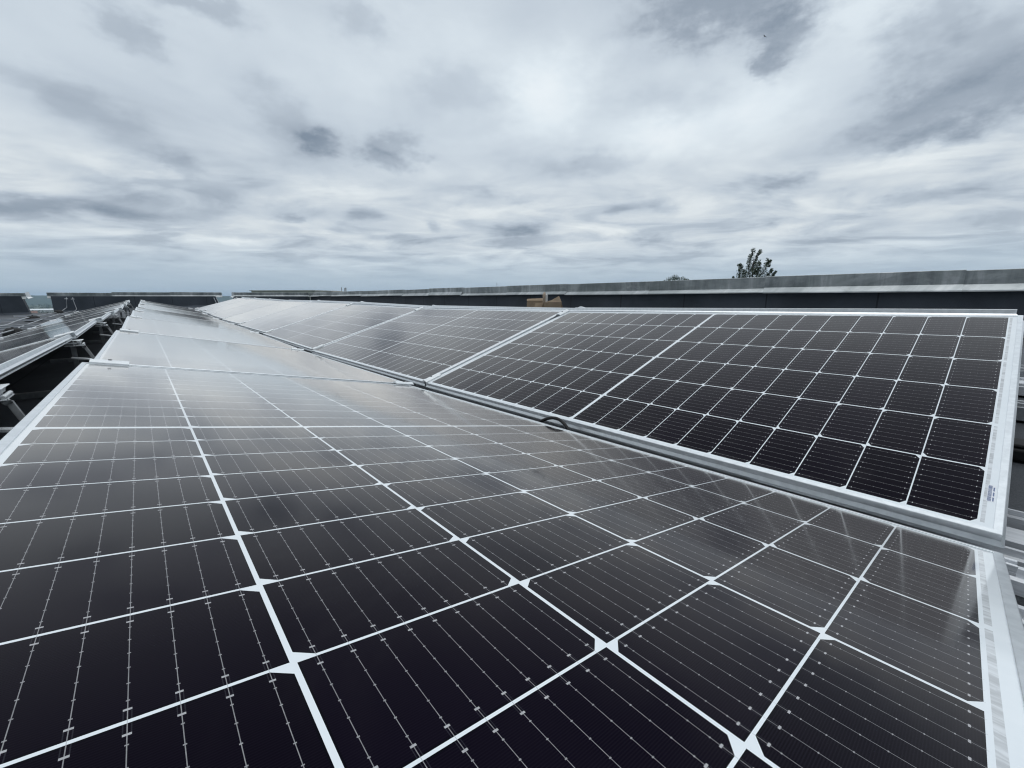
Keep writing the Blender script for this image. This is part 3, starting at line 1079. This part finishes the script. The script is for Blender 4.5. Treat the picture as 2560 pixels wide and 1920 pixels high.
# ------------------------------------------------------------------ supports in the dark gap between the left row and the front row
def make_support(j):
    zr = section(j, 'A', -MU)
    hi = edge_pts('Z', j)[1]
    x0 = hi.x - 0.015
    top = hi.z - 0.040
    zf = roof_z(x0, hi.y) + 0.004
    t = empty('strut_trestle', (x0, hi.y - 0.02, zf))
    h = top - zf
    b = MB()
    b.box((-0.011, -0.011, 0.03), (0.011, 0.011, h - 0.03))
    b.build('post', M['dark_steel'], t, bevel=0.002)
    b = MB()
    b.bar((0.050, -0.03, h - 0.040), (0.150, -0.13, 0.04), 0.016, 0.007, (0, 1, 0))
    b.bar((0.046, -0.045, h - 0.034), (0.050, -0.030, h - 0.046), 0.018, 0.008, (0, 1, 0))
    b.build('brace', M['dark_steel'], t, bevel=0.002)
    b = MB()
    b.bar((-0.012, -0.045, h * 0.68), (0.19, -0.05, h * 0.68 - 0.04), 0.026, 0.010)
    b.build('arm', M['bright_aluminium'], t, bevel=0.002)
    b = MB()                                          # the slotted bracket under the panel edge
    for (z, w, x0_, x1) in ((h - 0.002, 0.003, -0.03, 0.046), (h - 0.014, 0.008, -0.03, 0.036), (h - 0.031, 0.004, -0.03, 0.050)):
        b.box((x0_, -0.050, z - w), (x1, 0.046, z))
    b.tube([(0.030, -0.055, h - 0.010), (0.030, 0.050, h - 0.010)], 0.008, 8)
    b.tube([(0.044, -0.048, h - 0.026), (0.044, 0.040, h - 0.026)], 0.006, 8)
    b.box((0.006, -0.046, h - 0.034), (0.012, 0.042, h - 0.004))
    b.box((0.026, -0.046, h - 0.034), (0.031, 0.042, h - 0.004))
    b.build('bracket', M['bright_aluminium'], t, bevel=0.0015)
    b = MB()
    b.box((-0.35, -0.022, 0.0), (0.45, 0.022, 0.030))
    b.build('foot_rail', M['dark_steel'], t, bevel=0.002)
    b = MB()                                          # tab that grips the front row's edge
    dx_ = zr.x - x0
    dz_ = zr.z - zf
    b.box((dx_ - 0.030, -0.115, dz_ - 0.050), (dx_ + 0.05, -0.050, dz_ - 0.042))
    b.build('edge_tab', M['bright_aluminium'], t, bevel=0.001)
    tag(t, 'silver strut trestle in the dark ridge gap, %s from the camera' % NTH[j], 'trestle', 'strut trestles in the dark gap', 'thing')


for j in range(1, 8):
    make_support(j)

# cable sagging through the dark gap
b = MB()
P = [(-0.30, 2.15, -0.40), (-0.26, 1.95, -0.37), (-0.20, 1.8, -0.40), (-0.12, 1.68, -0.44), (0.0, 1.6, -0.47)]
b.tube(P, 0.005, 6)
o = b.build('loose_cable', M['black_rubber'], None, True)
tag(o, 'thin black cable sagging in the dark gap behind the nearest strut trestle', 'cable', None, 'thing')

# ------------------------------------------------------------------ valley and ridge rails running with the rows
RIB = [(-0.045, 0.0), (0.045, 0.0), (0.045, 0.022), (0.036, 0.026), (0.030, 0.020), (0.014, 0.020), (0.010, 0.034), (-0.010, 0.034), (-0.014, 0.020),
       (-0.030, 0.020), (-0.036, 0.026), (-0.045, 0.022)]


def long_rail(x, prof, sx, z_off, y0, lab, name, ridge=False, y1=None):
    b = MB()
    pr = [(p[0] * sx, p[1]) for p in prof]
    prev_ = None
    pts = [(y0, 0)] + ([(Y0 + j * LP, j) for j in range(1, 9)] if y1 is None else [(y1, 0)])
    for (y, j) in pts:
        ref = section(j, 'B', -MU) if not ridge else section(j, 'B', 6 * PU + MU)
        cur = len(b.v)
        for (px, pz) in pr:
            b.v.append((ref.x + x + px, y, ref.z + z_off + pz))
        n = len(pr)
        if prev_ is None:
            b.f.append(tuple(cur + k for k in range(n)))
            b.m.append(0)
        else:
            for k in range(n):
                k2 = (k + 1) % n
                b.f.append((prev_ + k, prev_ + k2, cur + k2, cur + k))
                b.m.append(0)
        prev_ = cur
    o = b.build(name, M['mill_aluminium'])
    tag(o, lab, 'rail', 'mounting rails running under the rows', 'thing')


long_rail(0.018, RIB, 0.55, -0.085, -1.3, 'ribbed aluminium rail between the two rows, sticking out past their near ends', 'mounting_rail', False, 0.30)
long_rail(0.112, RIB, 0.40, -0.086, -1.3, 'narrow aluminium rail sticking out under the right-hand row, second from the gap', 'mounting_rail')
long_rail(0.205, [(-0.045, 0), (0.045, 0), (0.045, 0.018), (-0.045, 0.018)], 0.8, -0.080, -1.3, 'flat scuffed aluminium rail sticking out under the right-hand row', 'mounting_rail')
long_rail(0.285, RIB, 0.28, -0.075, -1.3, 'thin aluminium rail farthest under the right-hand row, sticking out past its end', 'mounting_rail')
long_rail(-0.062, RIB, 0.50, -0.100, -1.3, 'ribbed aluminium rail sticking out under the corner of the front row', 'mounting_rail')
long_rail(-0.160, RIB, 0.50, -0.100, -1.3, 'ribbed aluminium rail lowest at the right border, under the front row', 'mounting_rail')
long_rail(0.048, RIB, 0.75, -0.060, -0.60, 'aluminium ridge rail sticking out past the top corner of the right-hand row', 'ridge_rail', True)
# rails and ballast bars on the roof behind the right-hand row
for (x, w, h, mat, lab) in ((2.42, 0.11, 0.05, 'steel', 'grey support rail on the roof nearest behind the right-hand row'),
                            (2.98, 0.26, 0.04, 'mill_aluminium', 'broad grey ballast tray on the roof behind the right-hand row'),
                            (3.36, 0.20, 0.05, 'steel', 'grey support rail on the roof between tray and parapet')):
    b = MB()
    zz = roof_z(x, 0)
    b.box((-w / 2, -1.6, 0), (w / 2, 3.0, h))
    b.box((-w / 2 + 0.02, -1.6, h), (-w / 2 + 0.035, 3.0, h + 0.012))
    b.box((w / 2 - 0.035, -1.6, h), (w / 2 - 0.02, 3.0, h + 0.012))
    o = b.build('support_rail', M[mat], None, False, 0.002)
    o.location = (x, 0, zz + 0.004)
    tag(o, lab, 'rail', 'support rails on the roof behind the right-hand row', 'thing')
b = MB()
b.box((-0.06, -0.10, 0.0), (0.06, 0.10, 0.035))
b.box((-0.045, -0.08, 0.035), (0.045, 0.08, 0.047))
o = b.build('roof_pad', M['black_rubber'], None, False, 0.006)
o.location = (1.90, -0.13, roof_z(1.9, -0.13) + 0.002)
tag(o, 'black rubber pad on the roof beside the end of the right-hand row', 'pad', None, 'thing')
# short splice plate at the near end of the valley
b = MB()
b.box((-0.018, -0.06, 0.0), (0.018, 0.16, 0.006))
b.box((-0.018, -0.06, 0.006), (-0.012, 0.16, 0.016))
b.box((0.004, -0.06, 0.006), (0.010, 0.16, 0.014))
o = b.build('splice_plate', M['mill_aluminium'], None, False, 0.001)
o.location = (0.912, -0.02, -0.395)
tag(o, 'short silver splice plate in the valley at the near corner of the two rows', 'plate', None, 'thing')

# black cable looping up out of the valley
b = MB()
P = []
for k in range(21):
    t = k / 20
    y = 0.905 - 0.125 * t
    z = -0.400 + 0.035 * math.sin(math.pi * (0.05 + 0.90 * t)) ** 0.8
    x = 0.905 + 0.012 * math.sin(t * 3) + 0.006 * t
    P.append((x, y, z))
P = [(0.90, 0.95, -0.44), (0.902, 0.925, -0.415)] + P + [(0.918, 0.768, -0.415), (0.93, 0.75, -0.45)]
b.tube(P, 0.0050, 10)
o = b.build('cable_loop', M['black_rubber'], None, True)
tag(o, 'black cable looping up between the front row and the right-hand row', 'cable', None, 'thing')

# ------------------------------------------------------------------ open cardboard box by the parapet
bx0, by0 = 3.92, 3.83
zb0 = roof_z(3.9, 3.9)
HT = -0.058 - zb0
bxr = empty('cardboard_box', (bx0, by0, zb0), 'open brown cardboard box with raised flap before the long parapet', 'box')
b = MB()
W_, D_ = 0.33, 0.33
b.box((0, 0, 0.002), (W_, D_, 0.008))
b.box((0, 0.0, 0.008), (0.005, D_, HT))
b.box((0.005, 0.0, 0.008), (W_, 0.005, HT))
b.box((W_ - 0.005, 0.005, 0.008), (W_, D_, HT - 0.01))
b.box((0.005, D_ - 0.005, 0.008), (W_ - 0.005, D_, HT + 0.02))
b.build('carton', M['cardboard'], bxr)


def flap(pts, th=0.004):
    b = MB()
    b.face(pts)
    o = b.build('flap', M['cardboard'], bxr)
    s = o.modifiers.new('solid', 'SOLIDIFY')
    s.thickness = th
    return o


flap([(0.0, 0.0025, HT + 0.0015), (W_, 0.0025, HT + 0.0015), (W_ - 0.02, 0.035, HT + 0.085), (W_ * 0.45, 0.02, HT + 0.03)])
flap([(W_ + 0.001, 0.0, HT - 0.01), (W_ + 0.001, D_, HT - 0.01), (W_ + 0.10, D_ - 0.02, HT - 0.13), (W_ + 0.09, 0.02, HT - 0.14)])
flap([(-0.0015, 0.02, HT - 0.001), (-0.0015, D_ * 0.5, HT - 0.001), (-0.03, D_ * 0.48, HT - 0.07), (-0.025, 0.03, HT - 0.085)])
flap([(0.0, D_ + 0.001, HT + 0.02), (W_, D_ + 0.001, HT + 0.02), (W_, D_ + 0.03, HT + 0.055), (0.03, D_ + 0.03, HT + 0.045)])
b = MB()
pts = []
b.tube([(0.03, 0.035, 0.02), (0.03, 0.035, HT - 0.02), (0.026, 0.03, HT + 0.04), (0.034, 0.04, HT + 0.085), (0.045, 0.04, HT + 0.122)], [0.02, 0.02, 0.017, 0.021, 0.012], 8)
o = b.build('paper_wrap', M['kraft_paper'], None, True)
o.location = (bx0, by0, zb0 + 0.009)
tag(o, 'crumpled brown packing paper standing up out of the cardboard box', 'packing paper', None, 'thing')
b = MB()
b.box((0.085, 0.06, 0.012), (0.125, 0.10, HT + 0.095))
b.box((0.092, 0.066, HT + 0.095), (0.118, 0.094, HT + 0.102))
o = b.build('foam_block', M['white_plastic'], None, False, 0.004)
o.location = (bx0, by0, zb0 + 0.009)
tag(o, 'small white foam block poking out of the cardboard box', 'packing foam', None, 'thing')


# ------------------------------------------------------------------ trees beyond the parapet
def leaves(b, c, r, n, s, rng, squash=1.0):
    for _ in range(n):
        while True:
            p = Vector((rng.uniform(-1, 1), rng.uniform(-1, 1), rng.uniform(-1, 1)))
            if p.length < 1:
                break
        p = Vector((p.x * r, p.y * r, p.z * r * squash)) + c
        a = Vector((rng.gauss(0, 1), rng.gauss(0, 1), rng.gauss(0, 1))).normalized()
        t = a.orthogonal().normalized()
        q = rng.uniform(0, 6.28)
        t = (Matrix.Rotation(q, 3, a) @ t)
        w = a.cross(t)
        k = s * rng.uniform(0.6, 1.3)
        b.face([p - t * k * 0.5, p + w * k * 0.32, p + t * k * 0.5, p - w * k * 0.32])


def azel_pt(az_, el_, d):
    a, e = R_(az_), R_(el_)
    return Vector((d * math.sin(a) * math.cos(e), d * math.cos(a) * math.cos(e), d * math.sin(e)))


rng = random.Random(3)
D = 90.0
base = azel_pt(70.7, 0, D)
perp = Vector((math.cos(R_(70.7)), -math.sin(R_(70.7)), 0))      # to the viewer's right
away = Vector((math.sin(R_(70.7)), math.cos(R_(70.7)), 0))
SCL = 0.00474
tr = empty('poplar_tree', (base.x, base.y, GZ), 'ragged dark poplar crown rising above the long parapet', 'tree')


def T(u, v, w=0.0):
    """outline units (right, up from the coping line) to the tree's own space"""
    return perp * (u * SCL) + away * w + Vector((0, 0, 3.70 + v * SCL - GZ))


b = MB()
b.tube([(0, 0, 0), (0.1, 0.05, 8), (-0.1, 0.1, 16), (0, 0, 24), T(-60, 300), T(-60, 800)], [0.55, 0.48, 0.38, 0.24, 0.10, 0.03], 8)
LIMBS = [  # polyline of (u, v, spread, w)
    [(-90, -200, 120, 0), (-180, 150, 110, 0), (-200, 420, 85, 0.2), (-190, 640, 70, 0.2), (-140, 820, 66, 0), (-110, 950, 62, 0), (-120, 1010, 66, 0)],
    [(-60, 200, 90, 0.3), (-50, 450, 55, 0.4), (0, 640, 40, 0.3), (40, 760, 40, 0.2), (90, 880, 55, 0.2), (130, 930, 58, 0.1), (110, 980, 40, 0.1)],
    [(0, 100, 110, -0.3), (60, 350, 80, -0.3), (90, 500, 75, -0.4), (130, 580, 60, -0.4)],
    [(-470, -150, 110, 0.5), (-490, 100, 95, 0.5), (-500, 280, 70, 0.5), (-430, 420, 50, 0.4), (-550, 450, 48, 0.4), (-450, 500, 34, 0.4)],
    [(100, -100, 110, -0.5), (200, 60, 95, -0.5), (310, 180, 95, -0.4), (370, 300, 75, -0.4), (390, 430, 65, -0.4), (450, 520, 50, -0.3), (370, 640, 48, -0.3)],
    [(50, 80, 80, 0.2), (110, 220, 45, 0.3), (160, 320, 36, 0.3), (250, 340, 34, 0.3)],
    [(380, 430, 40, -0.2), (470, 560, 36, -0.2), (510, 610, 30, -0.2)],
    [(300, -150, 110, 0.0), (440, 30, 70, 0.1), (520, 120, 62, 0.1), (560, 240, 48, 0.1), (590, 260, 40, 0.1)],
    [(560, -60, 60, 0.1), (650, 60, 40, 0.1), (690, 150, 38, 0.1), (720, 190, 26, 0.1)],
    [(-300, -150, 90, -0.2), (-340, 150, 50, -0.2), (-370, 300, 40, -0.2)],
    [(-640, -120, 60, 0.2), (-690, 0, 30, 0.2), (-700, 20, 24, 0.2)],
    [(470, 380, 30, 0.0), (490, 420, 34, 0.0)], [(150, 500, 40, 0.5), (190, 520, 30, 0.5)],
]
lb = MB()
for L in LIMBS:
    b.tube([T(p[0], p[1], p[3]) for p in L], [max(0.012, 0.10 * (1 - k / len(L))) for k in range(len(L))], 5)
    for p0, p1 in zip(L, L[1:]):
        seg = (T(p1[0], p1[1], p1[3]) - T(p0[0], p0[1], p0[3])).length
        steps = max(2, int(seg / 0.22))
        for q in range(steps):
            f = q / steps
            c = T(p0[0] + (p1[0] - p0[0]) * f, p0[1] + (p1[1] - p0[1]) * f, p0[3] + (p1[3] - p0[3]) * f)
            r = (p0[2] + (p1[2] - p0[2]) * f) * SCL
            c += Vector((rng.gauss(0, 0.25) * r, rng.gauss(0, 0.25) * r, rng.gauss(0, 0.2) * r))
            leaves(lb, c, r * 1.4, 44, 0.22, rng, 1.1)
# the crown below the coping line, hidden from the roof
for k in range(60):
    z = rng.uniform(9, 26)
    q = rng.uniform(0, 6.28)
    rr = rng.uniform(0.5, 3.6)
    leaves(lb, Vector((rr * math.cos(q), rr * math.sin(q), z)), 1.1, 40, 0.4, rng, 1.3)
b.build('trunk', M['bark'], tr, True)
lb.build('crown', M['leaf'], tr)


def low_tree(az_, top_el, dist, width, n_cl, label, name, leafm='leaf', depth=2.2, s=0.22, grp=None):
    rg = random.Random(int(az_ * 100))
    p = azel_pt(az_, 0, dist)
    top = math.tan(R_(top_el)) * dist - GZ
    t = empty(name, (p.x, p.y, GZ), label, 'tree', grp)
    b = MB()
    b.tube([(0, 0, 0), (0.1, 0, top * 0.5), (0, 0.1, top - depth)], [0.4, 0.3, 0.12], 7)
    for k in range(5):
        q = 2 * math.pi * k / 5
        b.tube([(0, 0, top * 0.55), (width * 0.3 * math.cos(q), width * 0.3 * math.sin(q), top - depth * 0.7)], [0.14, 0.03], 5)
    b.build('trunk', M['bark'], t, True)
    l = MB()
    for k in range(n_cl):
        q = rg.uniform(0, 6.28)
        rr = width / 2 * math.sqrt(rg.random())
        edge = 1 - (rr / (width / 2)) ** 2
        c = Vector((rr * math.cos(q), rr * math.sin(q), top - depth + depth * (0.35 + 0.62 * edge * rg.uniform(0.55, 1.0)) - 0.4))
        leaves(l, c, rg.uniform(0.3, 0.65), 34, s, rg, 1.3)
    for k in range(int(n_cl * 0.8)):
        q = rg.uniform(0, 6.28)
        rr = width / 2 * math.sqrt(rg.random())
        leaves(l, Vector((rr * math.cos(q), rr * math.sin(q), top - depth - rg.uniform(0, 4))), 0.9, 22, s * 1.6, rg, 1.2)
    l.build('crown', M[leafm], t)


low_tree(62.3, 2.80, 120, 6.6, 46, 'low broad treetop just clearing the long parapet, left of the poplar', 'broad_tree')
low_tree(82.0, 2.72, 100, 1.3, 5, 'tiny treetop tip above the long parapet, far right', 'small_tree', depth=1.2, s=0.2)

# ------------------------------------------------------------------ distant buildings, mast, vents, bird
p = azel_pt(14.6, 0, 170)
fb = empty('flat_roof_building', (p.x, p.y, GZ), 'distant building whose pale flat roof edge shows over the far parapet', 'building')
fb.rotation_euler.z = -R_(14.6 + 30)
b = MB()
hh = math.tan(R_(0.86)) * 170 - GZ
b.box((-11, -9, 0), (11, 9, hh))
b.build('wall', M['pale_wall'], fb)
b = MB()
b.box((-11.4, -9.4, hh), (11.4, 9.4, hh + 0.25))
b.build('roof', M['pale_wall'], fb)
for k in range(6):
    w_ = MB()
    w_.box((-9.5 + k * 3.4, -9.02, hh - 3.2), (-7.9 + k * 3.4, -8.9, hh - 1.6))
    w_.build('window', M['window_dark'], fb)
p = azel_pt(19.8, 0, 170)
vb = empty('vent_building', (p.x, p.y, GZ), 'distant block with three short vents on top, seen over the long parapet', 'building')
b = MB()
h2 = math.tan(R_(0.85)) * 170 - GZ
b.box((-5, -5, 0), (5, 5, h2))
b.build('wall', M['house_wall'], vb)
for (vx, vw, vh) in ((-0.95, 0.16, 1.5), (0.15, 0.14, 1.3), (0.65, 0.22, 1.45)):
    b = MB()
    b.tube([(vx, 0, h2 - 0.1), (vx, 0, h2 + vh), (vx, 0, h2 + vh + 0.05)], [vw, vw, vw * 0.8], 8)
    b.tube([(vx, 0, h2 + vh * 0.8), (vx, 0, h2 + vh * 0.86)], [vw * 1.25, vw * 1.25], 8)
    b.build('vent', M['steel'], vb)
p = azel_pt(39.26, 0, 200)
b = MB()
hm = math.tan(R_(2.05)) * 200 - GZ
b.tube([(0, 0, 0), (0, 0, hm * 0.7), (0, 0, hm)], [0.3, 0.16, 0.07], 6)
b.bar((-0.5, 0, hm - 0.8), (0.5, 0, hm - 0.8), 0.06, 0.06)
o = b.build('antenna_mast', M['steel'])
o.location = (p.x, p.y, GZ)
tag(o, 'thin distant antenna mast poking above the long parapet', 'mast', None, 'thing')

# warehouse and houses in the valley behind the gap
p = azel_pt(-7.6, 0, 1150)
wh = empty('warehouse', (p.x, p.y, GZ), 'long low white warehouse far off through the left gap', 'building')
wh.rotation_euler.z = R_(7.6)
b = MB()
b.box((-60, -12, 0), (60, 12, 5.0))
b.build('wall', M['pale_wall'], wh)
b = MB()
b.extrude([(-12.4, 5.0), (12.4, 5.0), (0, 7.2)], -60.5, 60.5, True, Matrix(((0, 1, 0, 0), (1, 0, 0, 0), (0, 0, 1, 0), (0, 0, 0, 1))))
b.build('roof', M['bright_aluminium'], wh)
rg = random.Random(21)
HL = [(-7.9, 620, 'pale house lowest in the left gap, beside trees'), (-7.1, 700, 'brown-roofed house in the left gap, right of the pale one'), (-7.5, 880, 'small house in the left gap just before the warehouse'),
      (7.0, 760, 'house glimpsed through the narrow gap at the end of the middle parapet')]
for (az_, d, lb_) in HL:
    p = azel_pt(az_, 0, d)
    t = empty('house', (p.x, p.y, GZ), lb_, 'house', 'distant houses below the roof')
    t.rotation_euler.z = rg.uniform(-0.6, 0.6)
    b = MB()
    b.box((-6, -4.5, 0), (6, 4.5, 5))
    b.build('wall', M['house_wall'], t)
    b = MB()
    b.extrude([(-5, 4.9), (5, 4.9), (0, 8.4)], -6.4, 6.4, True, Matrix(((0, 1, 0, 0), (1, 0, 0, 0), (0, 0, 1, 0), (0, 0, 0, 1))))
    b.build('roof', M['house_roof'], t)
    b = MB()
    for k in range(3):
        b.box((-4.6 + k * 3.6, -4.56, 1.6), (-3.2 + k * 3.6, -4.4, 3.2))
    b.build('window', M['window_dark'], t)
b = MB()
for k in range(900):
    az_ = rg.uniform(-16, 15)
    d = 420 + 2100 * rg.random() ** 1.3
    if abs(az_ + 7.6) < 3.4 and 1090 < d < 1200:
        continue
    p = azel_pt(az_, 0, d)
    r = rg.uniform(2.5, 5.5)
    leaves(b, Vector((p.x, p.y, GZ + r * 0.9)), r, 40, r * 0.45, rg, 0.9)
o = b.build('far_wood', M['leaf_far'])
tag(o, 'distant green treetops filling the valley beyond the roof', 'wood', None, 'stuff')

p = azel_pt(69.25, 25.32, 55)
bd = empty('bird', p, 'tiny dark bird flying high in the clouds', 'bird')
b = MB()
b.tube([(-0.16, 0, 0), (-0.09, 0, 0.01), (0, 0, 0.02), (0.10, 0, 0.01), (0.15, 0, 0)], [0.008, 0.035, 0.045, 0.028, 0.006], 8)
b.build('body', M['bird_feather'], bd, True)
for s in (1, -1):
    b = MB()
    b.v = [(0.05, 0.02 * s, 0.03), (-0.07, 0.02 * s, 0.03), (0.04, 0.20 * s, 0.10), (-0.07, 0.18 * s, 0.09), (-0.05, 0.40 * s, 0.06), (-0.09, 0.36 * s, 0.06)]
    b.f = [(0, 2, 3, 1), (2, 4, 5, 3)]
    b.m = [0, 0]
    o = b.build('wing', M['bird_feather'], bd)
    s_ = o.modifiers.new('solid', 'SOLIDIFY')
    s_.thickness = 0.01
bd.rotation_euler = (R_(50), R_(-20), R_(-30))
bd.scale = (0.62, 0.62, 0.62)
